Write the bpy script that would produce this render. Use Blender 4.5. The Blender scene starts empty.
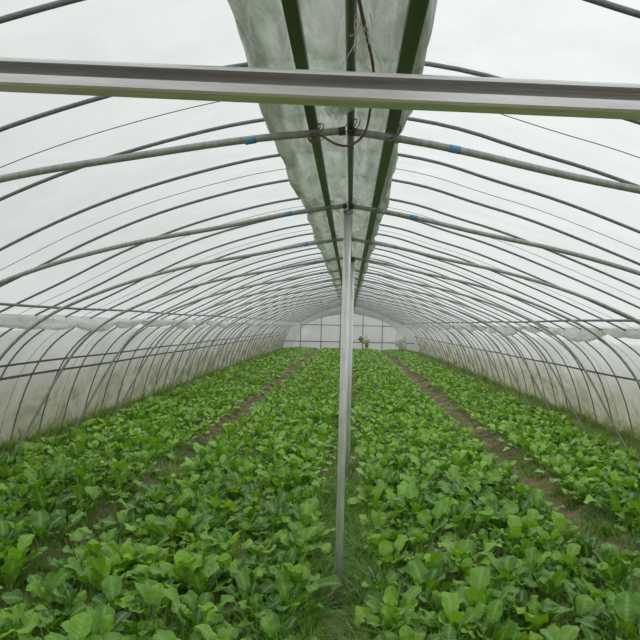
import bpy, math, random
import numpy as np
from mathutils import Matrix, Vector

SC = bpy.context.scene
COL = SC.collection
rng = np.random.default_rng(11)
random.seed(11)

# ------------------------------------------------------------------ node helpers
def new_mat(name):
    m = bpy.data.materials.new(name)
    m.use_nodes = True
    nt = m.node_tree
    nt.nodes.clear()
    out = nt.nodes.new('ShaderNodeOutputMaterial')
    return m, nt, out

def N(nt, typ, **kw):
    n = nt.nodes.new(typ)
    for k, v in kw.items():
        if k in n.inputs:
            n.inputs[k].default_value = v
        else:
            setattr(n, k, v)
    return n

def ramp(nt, fac, stops):
    r = nt.nodes.new('ShaderNodeValToRGB')
    cr = r.color_ramp
    while len(cr.elements) < len(stops):
        cr.elements.new(0.5)
    for e, (p, c) in zip(cr.elements, stops):
        e.position = p
        e.color = (*c, 1)
    nt.links.new(fac, r.inputs['Fac'])
    return r.outputs['Color']

def coords(nt, scale=(1, 1, 1), kind='Object'):
    tc = nt.nodes.new('ShaderNodeTexCoord')
    mp = nt.nodes.new('ShaderNodeMapping')
    mp.inputs['Scale'].default_value = scale
    nt.links.new(tc.outputs[kind], mp.inputs['Vector'])
    return mp.outputs['Vector']

def noise(nt, vec, scale, detail=4, rough=0.55, dist=0.0):
    n = N(nt, 'ShaderNodeTexNoise', Scale=scale, Detail=detail, Roughness=rough, Distortion=dist)
    nt.links.new(vec, n.inputs['Vector'])
    return n.outputs['Fac']

def metal_mat(name, base, metallic=0.35, rough=0.45, var=0.25, scale=(60, 60, 4)):
    m, nt, out = new_mat(name)
    p = N(nt, 'ShaderNodeBsdfPrincipled', Metallic=metallic, Roughness=rough)
    v = coords(nt, scale)
    f = noise(nt, v, 1.0, 5, 0.6)
    lo = tuple(c * (1 - var) for c in base); hi = tuple(min(1, c * (1 + var)) for c in base)
    c = ramp(nt, f, [(0.3, lo), (0.7, hi)])
    nt.links.new(c, p.inputs['Base Color'])
    nt.links.new(p.outputs[0], out.inputs[0])
    return m

def film_mat(name, lo, hi, transp=0.2, nscale=1.2, stretch=(1, 1, 1), gloss=0.0, dirt=None, bump=0.0, diff=0.3):
    """milky polythene: translucent + diffuse scatter with a little clear transmission"""
    m, nt, out = new_mat(name)
    v = coords(nt, stretch)
    f = noise(nt, v, nscale, 6, 0.62, 0.6)
    col = ramp(nt, f, [(0.3, lo), (0.72, hi)])
    if dirt:
        tc = nt.nodes.new('ShaderNodeTexCoord')
        sep = nt.nodes.new('ShaderNodeSeparateXYZ')
        nt.links.new(tc.outputs['Object'], sep.inputs[0])
        h = N(nt, 'ShaderNodeMapRange'); h.interpolation_type = 'SMOOTHSTEP'
        h.inputs['From Min'].default_value = dirt['z1']; h.inputs['From Max'].default_value = dirt['z0']
        nz = noise(nt, coords(nt, (1, 1.3, 1.6)), 1.6, 7, 0.68, 0.5)
        ad = N(nt, 'ShaderNodeMath', operation='MULTIPLY_ADD'); ad.inputs[1].default_value = dirt['amp']; ad.inputs[2].default_value = -dirt['amp'] / 2
        nt.links.new(nz, ad.inputs[0])
        zz = N(nt, 'ShaderNodeMath', operation='ADD')
        nt.links.new(sep.outputs['Z'], zz.inputs[0]); nt.links.new(ad.outputs[0], zz.inputs[1])
        nt.links.new(zz.outputs[0], h.inputs['Value'])
        mx = N(nt, 'ShaderNodeMix', data_type='RGBA')
        nt.links.new(h.outputs[0], mx.inputs['Factor'])
        nt.links.new(col, mx.inputs['A'])
        dn = ramp(nt, noise(nt, coords(nt, (1, 0.7, 1.1)), 1.7, 7, 0.66, 1.5), [(0.30, dirt['c0']), (0.65, dirt['c1'])])
        nt.links.new(dn, mx.inputs['B'])
        col = mx.outputs['Result']
    tl = N(nt, 'ShaderNodeBsdfTranslucent'); df = N(nt, 'ShaderNodeBsdfDiffuse'); tp = N(nt, 'ShaderNodeBsdfTransparent')
    nt.links.new(col, tl.inputs['Color']); nt.links.new(col, df.inputs['Color'])
    a = N(nt, 'ShaderNodeMixShader', Fac=diff)
    nt.links.new(tl.outputs[0], a.inputs[1]); nt.links.new(df.outputs[0], a.inputs[2])
    if bump:
        b = N(nt, 'ShaderNodeBump', Strength=bump, Distance=0.05)
        nt.links.new(f, b.inputs['Height'])
        nt.links.new(b.outputs[0], tl.inputs['Normal']); nt.links.new(b.outputs[0], df.inputs['Normal'])
    last = a.outputs[0]
    if gloss:
        g = N(nt, 'ShaderNodeBsdfGlossy', Roughness=0.28)
        b2 = N(nt, 'ShaderNodeMixShader', Fac=gloss)
        nt.links.new(last, b2.inputs[1]); nt.links.new(g.outputs[0], b2.inputs[2])
        if bump: nt.links.new(b.outputs[0], g.inputs['Normal'])
        last = b2.outputs[0]
    mx2 = N(nt, 'ShaderNodeMixShader', Fac=transp)
    nt.links.new(last, mx2.inputs[1]); nt.links.new(tp.outputs[0], mx2.inputs[2])
    nt.links.new(mx2.outputs[0], out.inputs[0])
    return m

def leaf_mat(name, dark, mid, light, rib, trans=0.22, near=False):
    m, nt, out = new_mat(name)
    at = N(nt, 'ShaderNodeAttribute', attribute_name='tint')
    rb = N(nt, 'ShaderNodeAttribute', attribute_name='rib')
    nz = noise(nt, coords(nt), 14.0, 4, 0.6)
    s = N(nt, 'ShaderNodeMath', operation='MULTIPLY_ADD'); s.inputs[1].default_value = 0.5
    nt.links.new(nz, s.inputs[0]); 
    s2 = N(nt, 'ShaderNodeMath', operation='SUBTRACT'); s2.inputs[1].default_value = 0.25
    nt.links.new(at.outputs['Fac'], s2.inputs[0]); nt.links.new(s2.outputs[0], s.inputs[2])
    val = s.outputs[0]
    if near:
        oi = nt.nodes.new('ShaderNodeObjectInfo')
        s3 = N(nt, 'ShaderNodeMath', operation='MULTIPLY_ADD'); s3.inputs[1].default_value = 0.34
        nt.links.new(oi.outputs['Random'], s3.inputs[0]); 
        s4 = N(nt, 'ShaderNodeMath', operation='SUBTRACT'); s4.inputs[1].default_value = 0.17
        nt.links.new(val, s4.inputs[0]); nt.links.new(s4.outputs[0], s3.inputs[2]); val = s3.outputs[0]
    col = ramp(nt, val, [(0.0, dark), (0.45, mid), (1.0, light)])
    mx = N(nt, 'ShaderNodeMix', data_type='RGBA')
    nt.links.new(rb.outputs['Fac'], mx.inputs['Factor'])
    nt.links.new(col, mx.inputs['A']); mx.inputs['B'].default_value = (*rib, 1)
    p = N(nt, 'ShaderNodeBsdfPrincipled', Roughness=0.36)
    p.inputs['Specular IOR Level'].default_value = 0.6
    bn = noise(nt, coords(nt), 70.0, 3, 0.6)
    b = N(nt, 'ShaderNodeBump', Strength=0.35, Distance=0.004)
    nt.links.new(bn, b.inputs['Height'])
    if near:                                   # side veins following the blade
        vn = N(nt, 'ShaderNodeAttribute', attribute_name='vein')
        sn = N(nt, 'ShaderNodeMath', operation='SINE'); nt.links.new(vn.outputs['Fac'], sn.inputs[0])
        pw = N(nt, 'ShaderNodeMapRange'); pw.inputs['From Min'].default_value = 0.55
        nt.links.new(sn.outputs[0], pw.inputs['Value'])
        b2 = N(nt, 'ShaderNodeBump', Strength=0.7, Distance=0.004); b2.invert = True
        nt.links.new(pw.outputs[0], b2.inputs['Height']); nt.links.new(b.outputs[0], b2.inputs['Normal']); b = b2
        sc_ = N(nt, 'ShaderNodeMath', operation='MULTIPLY'); sc_.inputs[1].default_value = 0.30
        nt.links.new(pw.outputs[0], sc_.inputs[0])
        av = N(nt, 'ShaderNodeMath', operation='MAXIMUM')
        nt.links.new(sc_.outputs[0], av.inputs[0]); nt.links.new(rb.outputs['Fac'], av.inputs[1]); nt.links.new(av.outputs[0], mx.inputs['Factor'])
    nt.links.new(b.outputs[0], p.inputs['Normal'])
    nt.links.new(mx.outputs['Result'], p.inputs['Base Color'])
    tl = N(nt, 'ShaderNodeBsdfTranslucent')
    hs = N(nt, 'ShaderNodeHueSaturation', Saturation=1.15, Value=1.5, Hue=0.49)
    nt.links.new(mx.outputs['Result'], hs.inputs['Color']); nt.links.new(hs.outputs[0], tl.inputs['Color'])
    ms = N(nt, 'ShaderNodeMixShader', Fac=trans)
    nt.links.new(p.outputs[0], ms.inputs[1]); nt.links.new(tl.outputs[0], ms.inputs[2])
    nt.links.new(ms.outputs[0], out.inputs[0])
    return m

M = {}
M['hoop'] = metal_mat('hoop_steel', (0.21, 0.225, 0.24), 0.2, 0.55, 0.2)
M['arch'] = metal_mat('arch_galvanised', (0.38, 0.395, 0.375), 0.2, 0.45, 0.22)
M['galv'] = metal_mat('post_galvanised', (0.78, 0.80, 0.78), 0.35, 0.33, 0.22, (40, 40, 6))
M['beam'] = metal_mat('beam_galvanised', (0.88, 0.89, 0.89), 0.55, 0.36, 0.2, (5, 60, 60))
M['rail'] = metal_mat('rail_steel', (0.12, 0.14, 0.11), 0.5, 0.4, 0.25, (60, 3, 60))
M['dark'] = metal_mat('dark_steel', (0.10, 0.10, 0.095), 0.3, 0.6, 0.3)
M['wire'] = metal_mat('rusty_wire', (0.20, 0.12, 0.085), 0.2, 0.7, 0.35, (40, 40, 40))
M['tape'] = metal_mat('blue_tape', (0.12, 0.33, 0.52), 0.0, 0.5, 0.3, (30, 30, 30))
M['cord'] = metal_mat('strap_cord', (0.05, 0.05, 0.055), 0.0, 0.7, 0.1)
M['cloth'] = metal_mat('pale_cloth', (0.72, 0.69, 0.60), 0.0, 0.9, 0.2, (14, 14, 14))
M['cloth_brown'] = metal_mat('brown_cloth', (0.24, 0.19, 0.12), 0.0, 0.9, 0.3, (14, 14, 14))
M['fibre'] = metal_mat('pale_fibre', (0.72, 0.72, 0.66), 0.0, 0.8, 0.1)
M['frame'] = metal_mat('end_frame', (0.28, 0.28, 0.27), 0.2, 0.6, 0.2)
M['roof'] = film_mat('roof_film', (0.83, 0.86, 0.85), (0.955, 0.97, 0.96), 0.28, 2.6, (1, 1.3, 1), diff=0.12, bump=0.25)
M['skirt'] = film_mat('skirt_film', (0.62, 0.64, 0.615), (0.82, 0.835, 0.81), 0.08, 1.3, (1, 1, 1), diff=0.2,
                      dirt=dict(z0=0.35, z1=1.15, amp=0.75, c0=(0.23, 0.27, 0.155), c1=(0.60, 0.60, 0.48)))
M['endfilm'] = film_mat('end_film', (0.72, 0.75, 0.77), (0.88, 0.90, 0.92), 0.08, 1.1, (1, 1, 1), diff=0.25)
M['strip'] = film_mat('ridge_film', (0.34, 0.42, 0.27), (0.93, 0.96, 0.94), 0.05, 5.0, (3.4, 0.9, 2.2), gloss=0.24, bump=1.0, diff=0.3)
M['scrap'] = film_mat('film_scrap', (0.75, 0.8, 0.75), (0.9, 0.92, 0.9), 0.3, 6.0, gloss=0.2, diff=0.4)
M['roll'] = film_mat('rolled_film', (0.90, 0.92, 0.91), (0.99, 0.99, 0.99), 0.0, 4.0, (1, 1, 2), gloss=0.04, bump=1.0, diff=0.6)
LC = ((0.030, 0.115, 0.010), (0.14, 0.34, 0.026), (0.38, 0.66, 0.055), (0.32, 0.54, 0.15))
M['leaf'] = leaf_mat('mustard_leaf', *LC)
M['leaf_near'] = leaf_mat('mustard_leaf_veined', *LC, near=True)
M['stalk'] = leaf_mat('mustard_stalk', (0.16, 0.30, 0.07), (0.22, 0.38, 0.10), (0.30, 0.46, 0.15), (0.4, 0.5, 0.2), 0.2)
M['grass'] = leaf_mat('grass_blade', (0.07, 0.19, 0.02), (0.16, 0.36, 0.04), (0.34, 0.52, 0.09), (0.3, 0.36, 0.14), 0.35)
M['verge'] = leaf_mat('verge_grass', (0.10, 0.20, 0.03), (0.20, 0.34, 0.05), (0.42, 0.46, 0.15), (0.4, 0.38, 0.2), 0.3)

def soil():
    m, nt, out = new_mat('soil')
    p = N(nt, 'ShaderNodeBsdfPrincipled', Roughness=0.95)
    n1 = noise(nt, coords(nt), 2.2, 8, 0.7, 0.4)
    c = ramp(nt, n1, [(0.28, (0.06, 0.046, 0.028)), (0.5, (0.27, 0.20, 0.115)), (0.72, (0.42, 0.33, 0.215))])
    n2 = noise(nt, coords(nt), 3.7, 6, 0.65, 1.0)
    k = ramp(nt, n2, [(0.50, (0, 0, 0)), (0.60, (1, 1, 1))])
    mx = N(nt, 'ShaderNodeMix', data_type='RGBA')
    nt.links.new(k, mx.inputs['Factor']); nt.links.new(c, mx.inputs['A']); mx.inputs['B'].default_value = (0.085, 0.13, 0.03, 1)
    nt.links.new(mx.outputs['Result'], p.inputs['Base Color'])
    b = N(nt, 'ShaderNodeBump', Strength=0.8, Distance=0.05)
    nt.links.new(noise(nt, coords(nt), 18, 6, 0.7), b.inputs['Height']); nt.links.new(b.outputs[0], p.inputs['Normal'])
    nt.links.new(p.outputs[0], out.inputs[0])
    return m
M['soil'] = soil()

# ------------------------------------------------------------------ mesh helpers
def mesh(name, V, F, mat, smooth=True, attrs=None):
    me = bpy.data.meshes.new(name)
    V = np.asarray(V, dtype=np.float32).reshape(-1, 3)
    F = np.asarray(F, dtype=np.int32) if not isinstance(F, list) else F
    if isinstance(F, np.ndarray):
        n, k = F.shape
        me.vertices.add(len(V)); me.vertices.foreach_set('co', V.ravel())
        me.loops.add(n * k); me.loops.foreach_set('vertex_index', F.ravel())
        me.polygons.add(n)
        me.polygons.foreach_set('loop_start', np.arange(0, n * k, k, dtype=np.int32))
        me.polygons.foreach_set('loop_total', np.full(n, k, dtype=np.int32))
        me.update(calc_edges=True); me.validate()
    else:
        me.from_pydata(V.tolist(), [], F); me.update()
    if smooth:
        me.polygons.foreach_set('use_smooth', np.ones(len(me.polygons), dtype=bool))
    for k, a in (attrs or {}).items():
        at = me.attributes.new(k, 'FLOAT', 'POINT')
        at.data.foreach_set('value', np.asarray(a, dtype=np.float32))
    if mat: me.materials.append(mat)
    return me

def ob(name, me, parent=None, loc=None):
    o = bpy.data.objects.new(name, me)
    COL.objects.link(o)
    if parent: o.parent = parent
    if loc is not None: o.location = loc
    return o

def tag(o, label=None, cat=None, group=None, kind=None):
    if label: o['label'] = label
    if cat: o['category'] = cat
    if group: o['group'] = group
    if kind: o['kind'] = kind
    return o

class MB:
    def __init__(s): s.V = []; s.F = []
    def add(s, V, F):
        b = len(s.V); s.V += [tuple(v) for v in V]; s.F += [[b + i for i in f] for f in F]; return s
    def tube(s, pts, r, n=8, caps=True):
        P = np.asarray(pts, float); m = len(P)
        R = np.full(m, r) if np.isscalar(r) else np.asarray(r)
        T = np.gradient(P, axis=0); T /= np.linalg.norm(T, axis=1)[:, None] + 1e-12
        u = np.cross(T[0], [0, 1, 0] if abs(T[0][1]) < 0.9 else [1, 0, 0]); u /= np.linalg.norm(u)
        V = []
        for i in range(m):
            u = u - T[i] * (u @ T[i]); u /= np.linalg.norm(u)
            w = np.cross(T[i], u)
            for k in range(n):
                a = 2 * math.pi * k / n
                V.append(P[i] + R[i] * (math.cos(a) * u + math.sin(a) * w))
        F = [[i * n + k, i * n + (k + 1) % n, (i + 1) * n + (k + 1) % n, (i + 1) * n + k] for i in range(m - 1) for k in range(n)]
        if caps: F += [list(range(n))[::-1], [(m - 1) * n + k for k in range(n)]]
        return s.add(V, F)
    def box(s, c, d):
        x, y, z = c; a, b, e = d[0] / 2, d[1] / 2, d[2] / 2
        V = [(x + i * a, y + j * b, z + k * e) for i in (-1, 1) for j in (-1, 1) for k in (-1, 1)]
        return s.add(V, [[0, 1, 3, 2], [4, 6, 7, 5], [0, 4, 5, 1], [2, 3, 7, 6], [0, 2, 6, 4], [1, 5, 7, 3]])
    def me(s, name, mat, smooth=True): return mesh(name, s.V, s.F, mat, smooth)

def chaikin(P, k=3):
    P = np.asarray(P, float)
    for _ in range(k):
        Q = [P[0]]
        for a, b in zip(P[:-1], P[1:]): Q += [0.75 * a + 0.25 * b, 0.25 * a + 0.75 * b]
        Q.append(P[-1]); P = np.array(Q)
    return P

def resample(P, step):
    P = np.asarray(P, float); d = np.r_[0, np.cumsum(np.linalg.norm(np.diff(P, axis=0), axis=1))]
    n = max(2, int(d[-1] / step)); t = np.linspace(0, d[-1], n + 1)
    return np.stack([np.interp(t, d, P[:, i]) for i in range(P.shape[1])], 1)

# ------------------------------------------------------------------ layout
Y0, YE = -1.7, 40.0
SIDE = [(2.5, 1.895), (2.9, 1.70), (3.25, 1.52), (3.55, 1.30), (3.78, 1.0), (3.97, 0.5), (4.09, -0.05)]
OUT_L = [(0, 2.72), (0.5, 2.67), (1.0, 2.545), (1.5, 2.385), (2.0, 2.165)] + SIDE
OUT_R = [(0.5, 2.66), (0.9, 2.525), (1.2, 2.44), (1.5, 2.33), (2.0, 2.12)] + SIDE
XR = 1.055                                  # the right side is a little wider
def outer(off=0.0):
    L = [(-x, z) for x, z in OUT_L[::-1]]; Rr = [(x * (1 + (XR - 1) * min(1, x / 3)), z) for x, z in OUT_R]
    P = resample(chaikin(L + Rr, 3), 0.12)
    if off:
        T = np.gradient(P, axis=0); T /= np.linalg.norm(T, axis=1)[:, None]
        P = P + off * np.stack([-T[:, 1], T[:, 0]], 1)
    return P
INN = [(0.0, 2.285), (0.35, 2.235), (0.75, 2.14), (1.2, 2.06), (1.7, 1.925), (2.1, 1.775), (2.45, 1.61), (2.74, 1.38), (2.98, 1.05), (3.26, 0.52), (3.56, -0.05)]
HOOP_STEP = 0.722
hoop_y = [1.97 - 5 * HOOP_STEP + HOOP_STEP * i for i in range(63)]
BAY = 1.463
arch_y = [0.84 + BAY * i for i in range(30)]

# ---------------------------------- setting
def grid_surface(P, ys, jit=0.0, seed=1):
    r = np.random.default_rng(seed)
    V = [];
    n = len(P)
    ph = r.uniform(0, 6.28, 8)
    for y in ys:
        for i, (x, z) in enumerate(P):
            d = jit * (math.sin(2 * math.pi * (y - hoop_y[0]) / HOOP_STEP) ** 2) * (0.7 + 0.3 * math.sin(i * 0.35 + ph[1] + y * 0.7))
            nx, nz = x / 4.0, 0.6
            l = math.hypot(nx, nz)
            V.append((x - d * nx / l, y, z - d * nz / l))
    F = [[j * n + i, j * n + i + 1, (j + 1) * n + i + 1, (j + 1) * n + i] for j in range(len(ys) - 1) for i in range(n - 1)]
    return V, np.array(F)

PO = outer(0.022)
zc = 1.38
iL = np.argmax(PO[:, 1] > zc); iR = len(PO) - 1 - np.argmax(PO[::-1, 1] > zc)
ysf = np.arange(Y0, YE + 0.05, HOOP_STEP / 4)
ysf[-1] = YE
V, F = grid_surface(PO[iL:iR + 1], ysf, 0.012)
tag(ob('ceiling', mesh('ceiling', V, F, M['roof'])), 'milky white plastic film roof arched over the whole tunnel', None, None, 'structure')
PS = outer(0.030)
V, F = grid_surface(PS[:iL + 1], ysf, 0.012, 2)
tag(ob('wall_left', mesh('wall_left', V, F, M['skirt'])), 'stained milky plastic film side wall on the left', None, None, 'structure')
V, F = grid_surface(PS[iR:], ysf, 0.012, 3)
tag(ob('wall_right', mesh('wall_right', V, F, M['skirt'])), 'stained milky plastic film side wall on the right', None, None, 'structure')
PE = outer(0.0)
nE = len(PE); V = []; F = []
for j in range(7):
    t = j / 6
    for (x, z) in PE: V.append((x, YE + 0.02, -0.05 + (z + 0.05) * t))
F = [[j * nE + i, j * nE + i + 1, (j + 1) * nE + i + 1, (j + 1) * nE + i] for j in range(6) for i in range(nE - 1)]
tag(ob('wall_back', mesh('wall_back', V, np.array(F), M['endfilm'])), 'flat grey-white film end wall closing the far end', None, None, 'structure')

# ground: soil with raised beds and sunken paths
def ground_z(x, y):
    def bed(a, b, h=0.07, s=0.10):
        return h * (1 / (1 + np.exp(-(x - a) / s * 3)) - 1 / (1 + np.exp(-(x - b) / s * 3)))
    z = bed(-3.45, -1.93) + bed(-1.52, -0.17) + bed(0.17, 1.70) + bed(2.08, 3.62)
    z = z + 0.012 * np.sin(x * 9 + np.sin(y * 5)) * np.sin(y * 7.3 + x * 2) + 0.008 * np.sin(x * 23 + y * 3) * np.sin(y * 19)
    return z
xs = np.r_[np.array([-30, -20, -12, -8, -6, -5]), np.arange(-4.6, 4.9, 0.055), np.array([5.2, 6, 8, 12, 20, 30])]
ys = np.r_[np.array([-12, -6, -3]), np.arange(-1.5, 12, 0.07), np.arange(12, 46, 0.3), np.array([50, 60, 80])]
X, Y = np.meshgrid(xs, ys)
Z = ground_z(X, Y); Z[np.abs(X) > 4.7] = 0
V = np.stack([X, Y, Z], -1).reshape(-1, 3); nx = len(xs)
j, i = np.meshgrid(np.arange(len(ys) - 1), np.arange(nx - 1), indexing='ij')
F = np.stack([j * nx + i, j * nx + i + 1, (j + 1) * nx + i + 1, (j + 1) * nx + i], -1).reshape(-1, 4)
tag(ob('floor', mesh('floor', V, F, M['soil'])), 'brown soil floor with raised beds and trodden paths', None, None, 'structure')

ORD = 'first second third fourth fifth sixth seventh eighth ninth tenth eleventh twelfth thirteenth fourteenth fifteenth sixteenth seventeenth eighteenth nineteenth twentieth'.split()
# ---------------------------------- outer hoops
P = outer(0.0)
hoop_me = MB().tube([(x, 0, z) for x, z in P], 0.0102, 8).me('hoop', M['hoop'])
joint_me = MB().tube([(-0.09, 0, 2.717), (0.0, 0, 2.719), (0.09, 0, 2.717)], 0.017, 8).me('joint_sleeve', M['dark'])
vis = 0
for k, y in enumerate(hoop_y):
    if y > YE - 0.1: break
    h = ob('hoop', hoop_me, None, (0, y, 0))
    if y < 1.9:
        lab = 'slender grey outer roof hoop overhead, nearer than the crossbeam' if y < 0.84 else 'slender grey outer roof hoop high above the crossbeam, cut by the photo top'
        grp = 'hoops over the camera' if y < 0.84 else 'hoops cut by the photo top'
    elif vis < 16:
        lab = f'slender grey outer hoop, {ORD[vis]} one seen below or behind the crossbeam counting away'
        grp = 'slender outer hoops'; vis += 1
    elif y < 30:
        lab = 'slender grey outer hoop, one of the close-packed ones midway down the tunnel'; grp = 'midway outer hoops'
    else:
        lab = 'slender grey outer hoop, one of the tiny close-packed ones by the end wall'; grp = 'far outer hoops'
    tag(h, lab, 'hoop', grp)
# thin cords between the hoops, under the film
Pc = outer(0.004)
cord_me = MB().tube([(x, 0, z) for x, z in Pc[1:-1]], 0.0021, 5).me('thin_cord', M['cord'])
cy = [3.06 + BAY * i for i in range(-2, 27)]
for k, y in enumerate(cy):
    o = ob('thin_cord', cord_me, None, (0, y, 0))
    lab = (f'thin black cord under the roof film, {ORD[k - 1]} one seen beyond the crossbeam' if 1 <= k <= 8 else
           'thin black cord under the roof film, above the crossbeam' if k < 1 else 'thin black cord under the roof film, far down the tunnel')
    tag(o, lab, 'cord', 'thin black cords under the roof film')

# ---------------------------------- inner arches
def half(sign, prof=INN):
    pts = chaikin([(sign * x, z) for x, z in prof], 3)
    pts = resample(pts, 0.1); pts[0] = (sign * 0.006, 2.285)
    return [(x, 0, z) for x, z in pts]
pipeL = MB().tube(half(-1), 0.0135, 10).me('left_pipe', M['arch'])
INN_HIGH = [(0.0, 2.285), (0.35, 2.252), (0.75, 2.185), (1.2, 2.11), (1.7, 1.98), (2.1, 1.82), (2.5, 1.63)] + INN[7:]
pipeL_high = MB().tube(half(-1, INN_HIGH), 0.0135, 10).me('left_pipe', M['arch'])
pipeR = MB().tube(half(1), 0.0135, 10).me('right_pipe', M['arch'])
def band(sign, x0, x1):
    pts = [p for p in resample(np.array(half(sign)), 0.02) if x0 <= abs(p[0]) <= x1]
    return MB().tube(pts, 0.0144, 10).me('blue_tape', M['tape'])
tapeL = band(-1, 0.305, 0.365); tapeR = band(1, 0.355, 0.41)
mb = MB()
for s in (-1, 1):
    mb.tube([(s * 0.004, 0, 2.285), (s * 0.028, 0, 2.281)], 0.0155, 8)
clamp_me = mb.me('apex_clamp', M['dark'])
def wire_loop(cx, cz, r=0.03, seed=0):
    rr = random.Random(seed)
    m = MB()
    for q in range(2):
        a0 = rr.uniform(0, 6)
        m.tube([(cx + 0.012 * q + r * math.cos(a0 + t) * 0.7, r * math.sin(a0 + t) * 0.9, cz + r * math.sin(a0 + t + 0.5)) for t in np.linspace(0, 6.6, 16)], 0.0018, 5)
    m.tube([(cx, 0, cz - r), (cx + 0.02, -0.01, cz - r - 0.012), (cx + 0.035, -0.015, cz - r - 0.006)], 0.0016, 5)
    return m.me('tie_wire', M['dark'])
ties = [wire_loop(-0.115, 2.286, seed=1), wire_loop(0.158, 2.282, seed=2), wire_loop(0.014, 2.305, seed=3)]
for k, y in enumerate(arch_y):
    if y > YE - 0.3: break
    a = ob('inner_arch', None, None, (0, y, 0)); a.empty_display_size = 0.2
    if k == 0: lab = 'pale tubular inner arch carrying the crossbeam, overhead and nearer than the hanging wire'
    elif k == 1: lab = 'pale tubular inner arch just beyond the crossbeam, with the rusty wire hooked on'
    elif k == 2: lab = 'tubular inner arch resting on the top of the nearest centre post'
    elif k < 15: lab = f'tubular inner arch, {ORD[k - 3]} one beyond the nearest centre post'
    else: lab = 'tubular inner arch, one of the small close-packed ones near the end wall'
    tag(a, lab, 'arch', 'tubular inner arches' if k < 15 else 'far tubular inner arches')
    ob('left_pipe', pipeL_high if k == 1 else pipeL, a); ob('right_pipe', pipeR, a)
    if k < 14: ob('apex_clamp', clamp_me, a)
    if k < 8:
        if k > 0: ob('blue_tape', tapeL, a, (0, 0, 0.015 if k == 1 else 0))['label'] = 'blue tape band on left pipe'
        if k > 0: ob('blue_tape', tapeR, a, (0, 0, 0))['label'] = 'blue tape band on right pipe'
        for t in ties: ob('tie_wire', t, a)

# ---------------------------------- rails, purlins
def bar(name, pts, r, mat, label, cat, n=8, grp=None):
    return tag(ob(name, MB().tube(pts, r, n).me(name, mat)), label, cat, grp)
def channel_rail(name, x, z, w, label):
    m = MB()
    for c in range(1):
        ya, yb = -1.2, YE - 0.05
        m.box((x, (ya + yb) / 2, z), (w, yb - ya, 0.004))
        for s in (-1, 1):
            m.box((x + s * (w / 2 - 0.0015), (ya + yb) / 2, z + 0.010), (0.003, yb - ya, 0.02))
            m.box((x + s * (w / 2 - 0.005), (ya + yb) / 2, z + 0.0215), (0.010, yb - ya, 0.003))
    return tag(ob(name, m.me(name, M['rail'], False)), label, 'rail')
channel_rail('film_rail', -0.122, 2.306, 0.034, 'dark green-tinted steel channel rail under the ridge film, left of the ridge pole')
channel_rail('film_rail', 0.163, 2.306, 0.040, 'dark green-tinted steel channel rail under the ridge film, right of the ridge pole')
bar('ridge_pole', [(0.014, y, 2.312 + 0.004 * math.sin(y * 2)) for y in np.linspace(-1.2, YE - 0.05, 120)], 0.0135, M['rail'],
    'dark ridge pole running along the middle of the roof', 'pole')
yy = np.linspace(Y0, YE, 80)
def side(x, z, s, wob=0.006): return [(s * x, y, z + wob * math.sin(y * 1.3 + x)) for y in yy]
bar('purlin', side(2.84, 1.690, -1), 0.012, M['hoop'], 'long thin side rail on the left just above the rolled film', 'rail')
bar('purlin', side(3.735, 1.040, -1), 0.012, M['dark'], 'long thin rail on the left wall, upper of the pair at waist height', 'rail')
bar('purlin', side(3.81, 0.885, -1), 0.014, M['dark'], 'long thin rail on the left wall, lower of the pair at waist height', 'rail')
bar('purlin', side(2.92, 1.715, 1), 0.014, M['hoop'], 'long thin side rail on the right just above the rolled film', 'rail')
bar('purlin', side(3.97, 0.935, 1), 0.014, M['dark'], 'single long thin rail at waist height on the right wall', 'rail')

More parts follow.
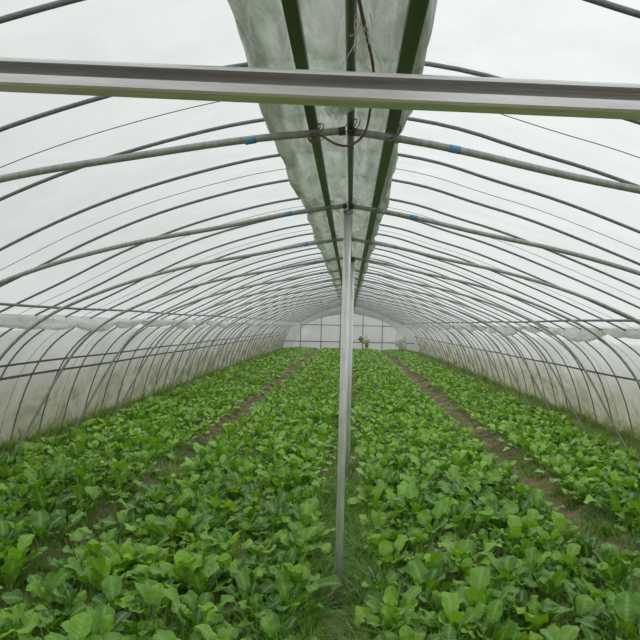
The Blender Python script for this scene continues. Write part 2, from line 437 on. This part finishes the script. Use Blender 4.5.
# ---------------------------------- bunched film strip along the ridge
def ridge_film():
    r = np.random.default_rng(5)
    ys = np.r_[np.arange(-1.2, 8, 0.045), np.arange(8, YE - 0.1, 0.18)]
    nu = 61; V = []
    ph = r.uniform(0, 6.28, 20)
    for y in ys:
        # support at each inner arch, sagging between them
        t = (y - arch_y[0]) / BAY; sag = math.sin(math.pi * t) ** 2
        wl = -0.292 + 0.012 * math.sin(y * 2.1 + ph[0]) + 0.008 * math.sin(y * 5.3 + ph[1])
        wr = 0.200 + 0.034 * min(1, max(0, (y - 1.2) / 2.2)) + 0.012 * math.sin(y * 2.7 + ph[2]) + 0.008 * math.sin(y * 6.1 + ph[3])
        for k in range(nu):
            u = k / (nu - 1) * 2 - 1
            # lip rolled back over itself at each edge
            if abs(u) > 0.74:
                q = (abs(u) - 0.74) / 0.26 * math.pi * 1.25
                edge = wl if u < 0 else wr; s = -1 if u < 0 else 1
                rad = 0.040 + 0.010 * math.sin(y * 3.7 + ph[4] + s)
                x = edge - s * rad + s * rad * math.sin(q)
                z = 2.352 - rad * math.cos(q) - 0.002
                z += 0.009 * math.sin(y * 11 + q * 2 + ph[5]) + 0.005 * math.sin(y * 21 - q * 3)
                x += 0.005 * math.sin(y * 9 + q * 3 + ph[6])
            else:
                a = (u + 0.74) / 1.48
                x = (wl + 0.04) * (1 - a) + (wr - 0.04) * a
                z = 2.312
                z += 0.012 * math.sin(a * 19 + 0.8 * math.sin(y * 1.7) + ph[7]) * (0.4 + 0.6 * sag)
                z += 0.011 * math.sin(a * 37 + 2.2 * math.sin(y * 1.9) + ph[8]) + 0.008 * math.sin(a * 9 + y * 6.5 + ph[9]) + 0.007 * math.sin(a * 23 - y * 8.0 + ph[10])
                z = max(z, 2.318) if (abs(x + 0.122) < 0.035 or abs(x - 0.163) < 0.035 or abs(x - 0.014) < 0.03) else max(z, 2.30 + 0.012)
                if abs(x - 0.014) < 0.03 or abs(x + 0.122) < 0.035 or abs(x - 0.163) < 0.035: z += 0.016
            V.append((x, y, z))
    F = [[j * nu + i, j * nu + i + 1, (j + 1) * nu + i + 1, (j + 1) * nu + i] for j in range(len(ys) - 1) for i in range(nu - 1)]
    return mesh('ridge_film', V, np.array(F), M['strip'])
tag(ob('ridge_film', ridge_film()), 'greenish crumpled plastic film bunched in a long strip under the ridge', 'plastic film')

# loose torn scraps of film hanging at the ridge
def scrap(name, c, size, seed, label):
    r = np.random.default_rng(seed); n = 14; V = []
    for j in range(n):
        for i in range(n):
            u, v = i / (n - 1) - 0.5, j / (n - 1)
            w = size * (0.5 + 0.5 * math.sin(v * 3.0 + 0.3))
            V.append((c[0] + u * w + 0.012 * math.sin(v * 9 + seed), c[1] + 0.02 * math.sin(u * 12 + v * 5 + seed) + 0.1 * v * size, c[2] - v * size * 0.8 + 0.01 * math.sin(u * 17 + v * 4)))
    F = [[j * n + i, j * n + i + 1, (j + 1) * n + i + 1, (j + 1) * n + i] for j in range(n - 1) for i in range(n - 1)]
    tag(ob(name, mesh(name, V, np.array(F), M['scrap'])), label, 'plastic film')
scrap('film_scrap', (-0.025, 2.02, 2.33), 0.10, 3, 'small torn scrap of clear film hanging left of the ridge pole beyond the crossbeam')

# frayed twine hanging from the ridge pole
m = MB(); rr = random.Random(4)
for q in range(15):
    x0, y0 = 0.030 + rr.uniform(-0.012, 0.030), 1.50 + rr.uniform(-0.05, 0.06)
    L = rr.uniform(0.05, 0.13); dx = rr.uniform(-0.03, 0.05); p = [(x0, y0, 2.30)]
    for t in np.linspace(0.2, 1, 6):
        p.append((x0 + dx * t * t + 0.006 * math.sin(t * 7 + q), y0 + 0.01 * math.sin(q + t * 4), 2.30 - L * t * (1 if q % 4 else (1.6 - t))))
    m.tube(p, 0.0010, 4)
tag(ob('frayed_twine', m.me('frayed_twine', M['fibre'])), 'pale frayed strands of twine dangling beside the ridge pole above the crossbeam', 'twine')

# ---------------------------------- camera maths (also used to place the bent wire)
f_px = 650.0
rl = math.radians(1.5)
Yc = Vector((30, -4, -f_px)).normalized()
up = Vector((math.sin(rl), math.cos(rl), 0)); Zc = (up - Yc * up.dot(Yc)).normalized()
Xc = Yc.cross(Zc)
cam_rot = Matrix((Xc, Yc, Zc))             # rows: world axes seen from the camera = camera-to-world
camd = bpy.data.cameras.new('camera'); cam = bpy.data.objects.new('camera', camd); COL.objects.link(cam)
cam.matrix_world = Matrix.Translation((0.03, 0, 1.6)) @ cam_rot.to_4x4()
camd.sensor_width = 36; camd.sensor_fit = 'HORIZONTAL'; camd.lens = f_px / 640 * 36; camd.clip_start = 0.05; camd.clip_end = 300
SC.camera = cam

# rusty wire: comes down from the ridge, sags in a hook under the second arch and ends in a loop
wp = [(0.022, 1.30, 2.292), (0.029, 1.36, 2.288), (0.047, 1.50, 2.284), (0.060, 1.60, 2.281), (0.075, 1.72, 2.282), (0.080, 1.90, 2.292), (0.079, 2.06, 2.298), (0.076, 2.18, 2.300), (0.074, 2.232, 2.292),
      (0.066, 2.24, 2.262), (0.054, 2.24, 2.243), (0.034, 2.24, 2.226), (0.014, 2.24, 2.214), (-0.016, 2.24, 2.213), (-0.045, 2.24, 2.223), (-0.070, 2.24, 2.240), (-0.091, 2.24, 2.250), (-0.112, 2.24, 2.257),
      (-0.128, 2.24, 2.250), (-0.130, 2.24, 2.234), (-0.116, 2.24, 2.222), (-0.098, 2.243, 2.226), (-0.094, 2.246, 2.240), (-0.104, 2.248, 2.247)]
bar('bent_wire', chaikin(wp, 3), 0.0042, M['wire'], 'rusty brown bent wire hooked under the ridge with a curled end', 'wire', 8)

# ---------------------------------- crossbeam (open C channel)
def cbeam():
    A = Vector((-1.62, 0.862, 1.9475)); B = Vector((1.62, 0.862, 1.8385))
    # outline in (depth, height); opening faces the camera side
    H, D, t = 0.0375, 0.034, 0.0022
    out = [(0, 0.0145), (0, 0.003), (0.003, 0), (D - 0.003, 0), (D, 0.003), (D, H - 0.003), (D - 0.003, H), (0.003, H), (0, H - 0.003), (0, H - 0.0065),
           (t, H - 0.0065), (t, H - 0.004), (0.004, H - t), (D - 0.004, H - t), (D - t, H - 0.004), (D - t, 0.004), (D - 0.004, t), (0.004, t), (t, 0.004), (t, 0.0145)]
    n = len(out); V = []
    d = (B - A).normalized(); nrm = Vector((-d.y, d.x, 0))
    m = 25
    for k in range(m):
        c = A + (B - A) * k / (m - 1)
        for a, h in out:
            p = c + nrm * (a - D / 2); V.append((p.x, p.y, p.z + h))
    F = [[k * n + i, k * n + (i + 1) % n, (k + 1) * n + (i + 1) % n, (k + 1) * n + i] for k in range(m - 1) for i in range(n)]
    F += [list(range(n))[::-1], [(m - 1) * n + i for i in range(n)]]
    me = mesh('crossbeam', V, F, M['beam'], False)
    o = ob('crossbeam', None, None, (A + B) / 2); o.empty_display_size = 0.2
    ch = ob('channel', me, o); ch.matrix_parent_inverse = Matrix.Translation(-(A + B) / 2)
    for s, e in ((0, A), (1, B)):
        b = MB()
        for q in (0.05, 0.10):
            c = A + (B - A) * (q / 3.24 if s == 0 else 1 - q / 3.24)
            b.tube([(c.x, c.y - 0.03, c.z + 0.02), (c.x, c.y + 0.03, c.z + 0.02)], 0.006, 6)
        bo = ob('bolt', b.me('bolt', M['dark'], False), o); bo.matrix_parent_inverse = Matrix.Translation(-(A + B) / 2)
    tag(o, 'shiny galvanised C-channel crossbeam spanning the foreground overhead', 'beam')
cbeam()

# ---------------------------------- centre posts
def post_set(first):
    pm = MB().tube([(0, 0, -0.05), (0, 0, 1.1), (0, 0, 2.262)], 0.0225, 14).me('pipe', M['galv'])
    cm = MB()
    cm.tube([(0, 0, 2.245), (0, 0, 2.268)], 0.0245, 12)
    cap = cm.me('collar', M['dark'])
    wm = MB()
    for q in range(3):
        wm.tube([(0.026 * math.cos(a), 0.030 * math.sin(a), 2.25 + q * 0.012 + 0.02 * math.sin(a + q)) for a in np.linspace(0, 6.6, 18)], 0.002, 5)
    tw = wm.me('tie_wire', M['dark'])
    return pm, cap, tw
pm, cap, tw = post_set(True)
k = 0
y = 3.79
while y < YE - 1:
    o = ob('centre_post', None, None, (0.002 if k == 0 else 0.040, y - 0.026, 0)); o.empty_display_size = 0.2
    ob('pipe', pm, o); ob('tie_wire', tw, o)
    if k: ob('collar', cap, o)
    tag(o, 'nearest galvanised steel centre post standing in the grassy middle path' if k == 0 else
        (f'grey steel centre post, {ORD[k]} in the line, mostly hidden behind the nearest post' if k < 14 else 'grey steel centre post at the far end'),
        'post', 'centre posts')
    k += 1; y += 2 * BAY

# ---------------------------------- rolled side films
def film_roll(name, s, x0, z0, label, seed, big):
    r = np.random.default_rng(seed)
    ys = np.r_[np.arange(Y0, 22, 0.05), np.arange(22, YE - 0.1, 0.15)]
    nu = 20; V = []; ph = r.uniform(0, 6.28, 12)
    for y in ys:
        t = (y - hoop_y[0]) / (2 * HOOP_STEP); tt = t + 0.25 * math.sin(t * 1.9 + ph[0])
        belly = abs(math.sin(math.pi * tt)) ** 0.7
        rz = (0.050 + 0.050 * belly + 0.022 * math.sin(y * 1.37 + ph[1])) * big
        rx = (0.045 + 0.030 * belly + 0.012 * math.sin(y * 2.3 + ph[2])) * big
        top = z0 + 0.080 * big
        cz = top - rz - 0.012 * math.sin(y * 0.9)
        tw = 1.6 * math.sin(y * 0.8 + ph[3]) + y * 0.7
        for k in range(nu):
            a = 2 * math.pi * k / nu
            fold = 1 + 0.13 * math.sin(9 * a + y * 5 + ph[5]) + 0.16 * math.sin(3 * a + tw + ph[4]) + 0.10 * math.sin(5 * a - tw * 1.7 + y * 2.1) + 0.05 * math.sin(2 * a + y * 9)
            V.append((s * (x0 + rx * fold * math.cos(a)), y, cz + rz * (fold + 0.07 * math.sin(y * 14 + 3 * a + ph[6]) * (1 - belly * 0.6)) * math.sin(a)))
    F = [[j * nu + i, j * nu + (i + 1) % nu, (j + 1) * nu + (i + 1) % nu, (j + 1) * nu + i] for j in range(len(ys) - 1) for i in range(nu) if not (i < 5 or i > 18)]
    tag(ob(name, mesh(name, V, np.array(F), M['roll'])), label, 'plastic film')
film_roll('rolled_film', -1, 3.13, 1.548, 'white plastic film rolled and tied along the left side at shoulder height', 21, 0.76)
film_roll('rolled_film', 1, 3.30, 1.612, 'white plastic film rolled and tied along the right side at shoulder height', 22, 0.98)

# ---------------------------------- end wall frame and bits
def ztop(x): return float(np.interp(x, PE[:, 0], PE[:, 1]))
for q, (x, lab) in enumerate(((-3.0, 'far left'), (-1.73, 'left'), (-0.56, 'just left of the posts'), (0.83, 'behind the pale bundle'), (2.02, 'right'), (3.2, 'far right'))):
    bar('end_post', [(x, YE - 0.05, -0.02), (x, YE - 0.05, ztop(x) - 0.02)], 0.028, M['frame'], f'thin upright of the end wall frame, {lab}', 'post', 6)
bar('end_rail', [(-4.0, YE - 0.09, 0.46), (4.0, YE - 0.09, 0.52)], 0.030, M['frame'], 'lower horizontal rail across the end wall just above the crop', 'rail', 6)
bar('end_rail', [(-3.0, YE - 0.09, 1.50), (2.6, YE - 0.09, 1.52)], 0.026, M['frame'], 'upper horizontal rail across the end wall at head height', 'rail', 6)
def blob(name, c, rad, mat, seed, squash=(1, 0.6, 1)):
    r = np.random.default_rng(seed); V = []; F = []; nu, nv = 18, 12; ph = r.uniform(0, 6.28, 6)
    for j in range(nv + 1):
        b = math.pi * j / nv
        for i in range(nu):
            a = 2 * math.pi * i / nu
            d = rad * (1 + 0.22 * math.sin(3 * a + ph[0] + 2 * b) + 0.16 * math.sin(5 * b + ph[1] + a) + 0.08 * math.sin(7 * a + ph[2]))
            V.append((c[0] + squash[0] * d * math.sin(b) * math.cos(a), c[1] + squash[1] * d * math.sin(b) * math.sin(a), c[2] + squash[2] * d * math.cos(b)))
    F = [[j * nu + i, j * nu + (i + 1) % nu, (j + 1) * nu + (i + 1) % nu, (j + 1) * nu + i] for j in range(nv) for i in range(nu)]
    return mesh(name, V, np.array(F), mat)
bn = ob('cloth_bundle', None, None, (0.93, YE - 0.3, 0.50)); bn.empty_display_size = 0.2
ob('pale_cloth', blob('pale_cloth', (0.06, 0, 0.20), 0.24, M['cloth'], 1), bn)
ob('brown_cloth', blob('brown_cloth', (-0.22, 0, 0.20), 0.13, M['cloth_brown'], 2), bn)['label'] = 'brown cloth end'
ob('hanging_fold', blob('hanging_fold', (0.16, 0, -0.16), 0.12, M['cloth_brown'], 3, (0.8, 0.6, 1.3)), bn)
tag(bn, 'small pale and brown cloth bundle hanging on the far end wall', 'bundle')
me = blob('film_heap', (3.05, YE - 1.6, 0.72), 0.34, M['roll'], 6, (0.9, 1.6, 1.7))
tag(ob('film_heap', me), 'crumpled white film bunched in the far right corner', 'plastic film')

# ------------------------------------------------------------------ plants
def leaf(r, L, W, az, elev, droop, ns, nw, pet, base=(0, 0, 0), lobed=0.0):
    """broad wavy blade on a stalk; returns blade verts/faces/attrs and stalk verts/faces"""
    ts = np.linspace(0, 1, ns + 1)
    # centre line: stalk then blade, elevation dropping along the way
    tot = pet + L
    m = 24; s = np.linspace(0, 1, m); el = elev - droop * s ** 1.6
    dx = np.cos(el) * tot / m; dz = np.sin(el) * tot / m
    cx = np.r_[0, np.cumsum(dx)]; cz = np.r_[0, np.cumsum(dz)]; ss = np.linspace(0, 1, m + 1) * tot
    sb = pet + ts * L
    X = np.interp(sb, ss, cx); Z = np.interp(sb, ss, cz); E = np.interp(sb, ss[:-1], el)
    wid = W * (0.08 + 0.92 * np.sin(np.pi * ts ** 1.25) ** 0.62) * (0.8 + 0.25 * ts)
    wid[-1] = W * 0.22; wid[0] = W * 0.10
    if lobed: wid *= 1 - lobed * (0.5 + 0.5 * np.cos(ts * 19))* (1 - ts)
    us = np.linspace(-1, 1, nw + 1)
    ph = r.uniform(0, 6.28, 4); fold = r.uniform(0.15, 0.55); wav = r.uniform(0.10, 0.24) * W
    twist = r.uniform(-0.5, 0.5)
    V = []; rib = []; vein = []
    for t, x, z, e, w in zip(ts, X, Z, E, wid):
        nx, nz = -math.sin(e), math.cos(e)
        for u in us:
            h = fold * abs(u) * w * 0.55 + wav * abs(u) * math.sin(t * 13 + ph[0] + (1.7 if u > 0 else 0)) + wav * 0.5 * u * u * math.sin(t * 23 + ph[1])
            tw = twist * t * u * w
            V.append((x + nx * (h + tw), u * w, z + nz * (h + tw)))
            rib.append(0.75 if (abs(u) < 0.01 and t < 0.93) else 0.0); vein.append((t * 8.0 - abs(u) * 1.6 * w / W) * 6.283)
    V = np.array(V); n1 = nw + 1
    j, i = np.meshgrid(np.arange(ns), np.arange(nw), indexing='ij')
    F = np.stack([j * n1 + i, j * n1 + i + 1, (j + 1) * n1 + i + 1, (j + 1) * n1 + i], -1).reshape(-1, 4)
    ca, sa = math.cos(az), math.sin(az)
    R = np.array([[ca, -sa, 0], [sa, ca, 0], [0, 0, 1]])
    V = V @ R.T + base
    tint = np.full(len(V), np.clip(r.normal(0.48, 0.22), 0.05, 0.95))
    # stalk: tapered channel
    q = 5; st = np.linspace(0, pet + L * 0.10, q)
    SX = np.interp(st, ss, cx); SZ = np.interp(st, ss, cz)
    SV = []
    for a, b, t in zip(SX, SZ, np.linspace(0, 1, q)):
        w = 0.0075 * (1 - 0.35 * t)
        SV += [(a, -w, b + 0.002), (a, 0, b - w * 0.9), (a, w, b + 0.002), (a, 0, b + 0.001)]
    SV = np.array(SV) @ R.T + base
    SF = [[p * 4 + c, p * 4 + (c + 1) % 4, (p + 1) * 4 + (c + 1) % 4, (p + 1) * 4 + c] for p in range(q - 1) for c in range(4)]
    return V, F, tint, np.array(rib), SV, np.array(SF), np.array(vein)

def plant(seed, nleaf, ns, nw, size=1.0, spread=1.0):
    r = np.random.default_rng(seed)
    A = [[], [], [], [], []]; S = [[], []]; b = sb = 0
    a0 = r.uniform(0, 6.28)
    for k in range(nleaf):
        q = k / max(1, nleaf - 1)                        # 0 outer .. 1 heart
        az = a0 + k * 2.4 + r.normal(0, 0.25)
        elev = math.radians(48 + 32 * q + r.normal(0, 12)) / (spread ** 0.5)
        droop = math.radians(r.uniform(35, 100) * (1 - 0.45 * q)) * spread
        L = size * r.uniform(0.13, 0.185) * (1 - 0.38 * q)
        W = L * r.uniform(0.29, 0.38)
        pet = size * r.uniform(0.07, 0.115) * (1 - 0.5 * q)
        V, F, t, rb, SV, SF, vn = leaf(r, L, W, az, elev, droop, ns, nw, pet, (0.012 * math.cos(az), 0.012 * math.sin(az), 0), 0.25 if r.random() < 0.4 else 0)
        A[0].append(V); A[1].append(F + b); A[2].append(t); A[3].append(rb); A[4].append(vn); b += len(V)
        S[0].append(SV); S[1].append(SF + sb); sb += len(SV)
    return [np.concatenate(a) for a in A], [np.concatenate(a) for a in S]

BEDS = [(-3.55, -1.86, 'far left bed'), (-1.62, -0.16, 'left centre bed'), (0.18, 1.74, 'right centre bed'), (2.05, 3.42, 'far right bed')]
SP = 0.215
spots = []     # row, bed, index, x, y
row = 0; y = 2.35
rows = []
pr = np.random.default_rng(77)
while y < YE - 0.5:
    for b, (xa, xb, _) in enumerate(BEDS):
        sp = SP if y < 5 else (0.2 if y < 14 else 0.27)
        n = int(round((xb - xa) / sp))
        if b == 1 and y > 6.5: xa += 0.05
        if b == 0 and y > 6.5: xb -= 0.05
        if b == 2 and y > 4.5: xb -= 0.08
        if b == 3 and y > 4.5: xa += 0.07
        for q in range(n):
            x = xa + (q + 0.5) * (xb - xa) / n + pr.normal(0, 0.033)
            yy_ = y + pr.normal(0, 0.04)
            rows.append([row, b, q, x, yy_, n])
    y += SP if y < 5 else (0.2 if y < 14 else 0.27)
    row += 1

def px(x, y, z=0.15):
    c = cam.matrix_world.inverted() @ Vector((x, y, z))
    return 320 + c.x / -c.z * f_px, 320 - c.y / -c.z * f_px
ind = []; rest = []
for s in rows:
    if pr.random() < 0.035 and s[4] > 2.9: continue                     # gaps
    u, v = px(s[3], s[4])
    if len(ind) < 300 and -25 < u < 665 and v < 690: ind.append(s)
    elif not (s[4] < 8 and not (-120 < u < 760)): rest.append(s)

protos = []
for k in range(9):
    a, s = plant(100 + k, 11 + k % 4, 12, 6, 1.0, 0.85 + 0.06 * (k % 5))
    protos.append((mesh('foliage', a[0], a[1], M['leaf_near'], True, {'tint': a[2], 'rib': a[3], 'vein': a[4]}),
                   mesh('stalks', s[0], s[1], M['stalk'], True, {'tint': np.full(len(s[0]), 0.5), 'rib': np.zeros(len(s[0]))})))
looks = ['upright', 'spreading', 'dense', 'loose', 'low', 'broad-leaved', 'wavy-leaved', 'bushy', 'full']
firstrow = {}
for s in ind: firstrow.setdefault(s[1], s[0])
def card(n): return ORD[n] if n < 20 else 'twenty-' + ORD[n - 20]
rowcount = {}
for s in ind: rowcount.setdefault((s[1], s[0]), []).append(s)
for key, L in rowcount.items():
    b, r_ = key
    L.sort(key=lambda s: abs(s[3]))
    for q, s in enumerate(L):
        k = int(pr.integers(0, 9)); fo, stl = protos[k]
        o = ob('mustard_plant', None, None, (s[3], s[4], float(ground_z(np.float64(s[3]), s[4])) - 0.012)); o.empty_display_size = 0.05
        o.rotation_euler = (pr.normal(0, 0.13), pr.normal(0, 0.13), pr.uniform(0, 6.28))
        sc = 0.94 * pr.uniform(0.82, 1.24) * (0.86 if pr.random() < 0.15 else 1)
        o.scale = (sc, sc, sc * pr.uniform(0.9, 1.1))
        ob('foliage', fo, o); ob('stalks', stl, o)
        tag(o, f'leafy green plant in the {BEDS[b][2]}, {card(r_ - firstrow[b])} row from front, {card(q)} from middle',
            'plant', 'leafy mustard plants in the beds')

# everything further away: one uncountable crop
def bulk(name, items, lods, mat, label):
    Vs, Fs, Ts, Rs = [], [], [], []; b = 0
    for s in items:
        x, y = s[3], s[4]
        lod = 0 if y < 11 else (1 if y < 20 else 2)
        a = lods[lod][int(pr.integers(0, len(lods[lod])))]
        th = pr.uniform(0, 6.28); sc = 0.87 * pr.uniform(0.82, 1.2) * (1.0 if y < 14 else 1.12)
        c, sn = math.cos(th) * sc, math.sin(th) * sc
        V = a[0]; W = np.empty_like(V)
        W[:, 0] = V[:, 0] * c - V[:, 1] * sn + x; W[:, 1] = V[:, 0] * sn + V[:, 1] * c + y
        sc *= 1 - 0.50 * max(0, (y - 20) / 20)
        W[:, 2] = V[:, 2] * sc * pr.uniform(0.85, 1.1) + float(ground_z(np.float64(x), y)) - 0.012
        Vs.append(W); Fs.append(a[1] + b); b += len(W)
        Ts.append(np.clip(a[2] + 0.05 + pr.normal(0, 0.07), 0, 1)); Rs.append(a[3] * 0.8)
    me = mesh(name, np.concatenate(Vs), np.concatenate(Fs), mat, True, {'tint': np.concatenate(Ts), 'rib': np.concatenate(Rs)})
    return tag(ob(name, me), label, 'plants', None, 'stuff')
lods = [[plant(200 + k, 10, 5, 2, 1.0, 0.85 + 0.06 * (k % 5))[0] for k in range(6)],
        [plant(300 + k, 9, 4, 2, 1.0, 0.95)[0] for k in range(5)],
        [plant(400 + k, 8, 3, 2, 1.05, 0.95)[0] for k in range(5)]]
bulk('mustard_crop', rest, lods, M['leaf'], 'green leafy crop filling the beds back to the far end wall')

# ---------------------------------- grass
def grass(name, zones, mat, label, h0, h1, seed, bend=0.6, wid=0.004, cat='grass'):
    r = np.random.default_rng(seed); Vs = []; Fs = []; Ts = []; b = 0
    for (xa, xb, ya, yb, n, hs) in zones:
        x = r.uniform(xa, xb, n); y = ya + (yb - ya) * r.random(n) ** 1.5
        # clump
        cx = r.uniform(xa, xb, max(2, n // 25)); cyy = ya + (yb - ya) * r.random(max(2, n // 25)) ** 1.5
        pick = r.integers(0, len(cx), n); use = r.random(n) < 0.6
        x = np.where(use, cx[pick] + r.normal(0, 0.03, n), x); y = np.where(use, cyy[pick] + r.normal(0, 0.03, n), y)
        z = ground_z(x, y) - 0.005
        h = r.uniform(h0, h1, n) * hs * np.where((abs(x) < 0.09) & (y > 3.1) & (y < 3.85), 0.35, 1.0); az = r.uniform(0, 6.28, n); bd = r.uniform(0.1, bend, n) + 0.15
        w = wid * (1 + y / 9.0) * r.uniform(0.6, 1.4, n)
        prev = None; pts = []
        for t in (0, 0.35, 0.7, 1.0):
            off = bd * h * t * t * 1.3; zz = z + h * t * (1 - 0.35 * bd * t)
            ww = w * (1 - t) + 0.0004
            px_, py_ = x + off * np.cos(az), y + off * np.sin(az)
            sx, sy = -np.sin(az) * ww, np.cos(az) * ww
            pts += [np.stack([px_ - sx, py_ - sy, zz], 1), np.stack([px_ + sx, py_ + sy, zz], 1)]
        V = np.stack(pts, 1).reshape(-1, 3)
        base = (np.arange(n) * 8)[:, None] + b
        F = np.concatenate([base + np.array([0, 1, 3, 2]) + 2 * k for k in range(3)])
        Vs.append(V); Fs.append(F); b += len(V)
        Ts.append(np.repeat(np.clip(r.normal(0.5, 0.22, n), 0, 1), 8))
    T = np.concatenate(Ts)
    me = mesh(name, np.concatenate(Vs), np.concatenate(Fs), mat, True, {'tint': T, 'rib': np.where(T > 0.9, 0.8, 0.0)})
    tag(ob(name, me), label, cat, None, 'stuff')
grass('path_grass', [(-0.30, 0.30, 2.0, 6.0, 7500, 1.0), (-0.2, 0.2, 6.0, 16.0, 2600, 0.8)], M['grass'],
      'fine grass and weeds in the middle path around the nearest post', 0.05, 0.22, 31, 1.3, 0.0030)
grass('furrow_grass', [(-1.98, -1.5, 2.3, 6.5, 2600, 0.8), (-1.95, -1.55, 6.5, 14, 1300, 0.5), (-1.95, -1.55, 14, 34, 900, 0.45)], M['grass'],
      'short weedy grass in the left path between beds', 0.04, 0.12, 32, 0.8, 0.0026)
grass('furrow_grass', [(1.66, 2.12, 2.3, 5.4, 2200, 1.3), (1.68, 2.1, 5.4, 12, 1600, 0.6), (1.68, 2.1, 12, 34, 900, 0.4)], M['grass'],
      'weedy grass in the right path between beds', 0.04, 0.12, 33, 0.8, 0.0026)
grass('verge_grass', [(-3.97, -3.45, 4, 15, 13000, 1.0), (-3.97, -3.5, 15, 39, 7000, 1.0), (-3.95, -3.72, 7, 30, 1500, 2.2)], M['verge'],
      'rough yellowish grass along the foot of the left film wall', 0.05, 0.19, 34, 0.8, 0.003)
grass('verge_grass', [(3.38, 4.22, 5, 15, 16000, 1.0), (3.42, 4.2, 15, 39, 8000, 1.0), (4.0, 4.2, 8, 30, 1500, 2.0)], M['verge'],
      'rough yellowish grass along the foot of the right film wall', 0.05, 0.19, 35, 0.8, 0.003)

grass('bed_weeds', [(-3.5, -1.8, 3.5, 8, 5000, 1.0), (-1.65, -0.2, 2.2, 8, 7000, 1.0), (0.2, 1.75, 2.2, 8, 7000, 1.0), (2.0, 3.6, 3.5, 8, 4000, 1.0)], M['grass'],
      'fine weeds growing between the crop plants in the near beds', 0.05, 0.20, 36, 0.9, 0.003, 'weeds')

# ------------------------------------------------------------------ sky light
w = bpy.data.worlds.new('overcast'); SC.world = w; w.use_nodes = True
nt = w.node_tree; nt.nodes.clear()
out = nt.nodes.new('ShaderNodeOutputWorld'); bg = nt.nodes.new('ShaderNodeBackground')
tc = nt.nodes.new('ShaderNodeTexCoord'); sp = nt.nodes.new('ShaderNodeSeparateXYZ')
nt.links.new(tc.outputs['Generated'], sp.inputs[0])
md = N(nt, 'ShaderNodeMath', operation='MULTIPLY_ADD'); md.inputs[1].default_value = 0.32; 
nt.links.new(sp.outputs['X'], md.inputs[0]); nt.links.new(sp.outputs['Z'], md.inputs[2])
c = ramp(nt, md.outputs[0], [(0.0, (0.42, 0.44, 0.43)), (0.22, (0.64, 0.67, 0.66)), (0.6, (0.97, 1.0, 1.0)), (1.0, (1.1, 1.1, 1.09))])
nt.links.new(c, bg.inputs['Color']); bg.inputs['Strength'].default_value = 1.0
nt.links.new(bg.outputs[0], out.inputs[0])

SC.view_settings.view_transform = 'Standard'; SC.view_settings.look = 'None'
SC.view_settings.exposure = 0.14; SC.view_settings.gamma = 1.0; SC.view_settings.use_curve_mapping = False
SC.cycles.max_bounces = 10; SC.cycles.diffuse_bounces = 6; SC.cycles.transparent_max_bounces = 12; SC.cycles.transmission_bounces = 6
SC.cycles.caustics_reflective = False; SC.cycles.caustics_refractive = False
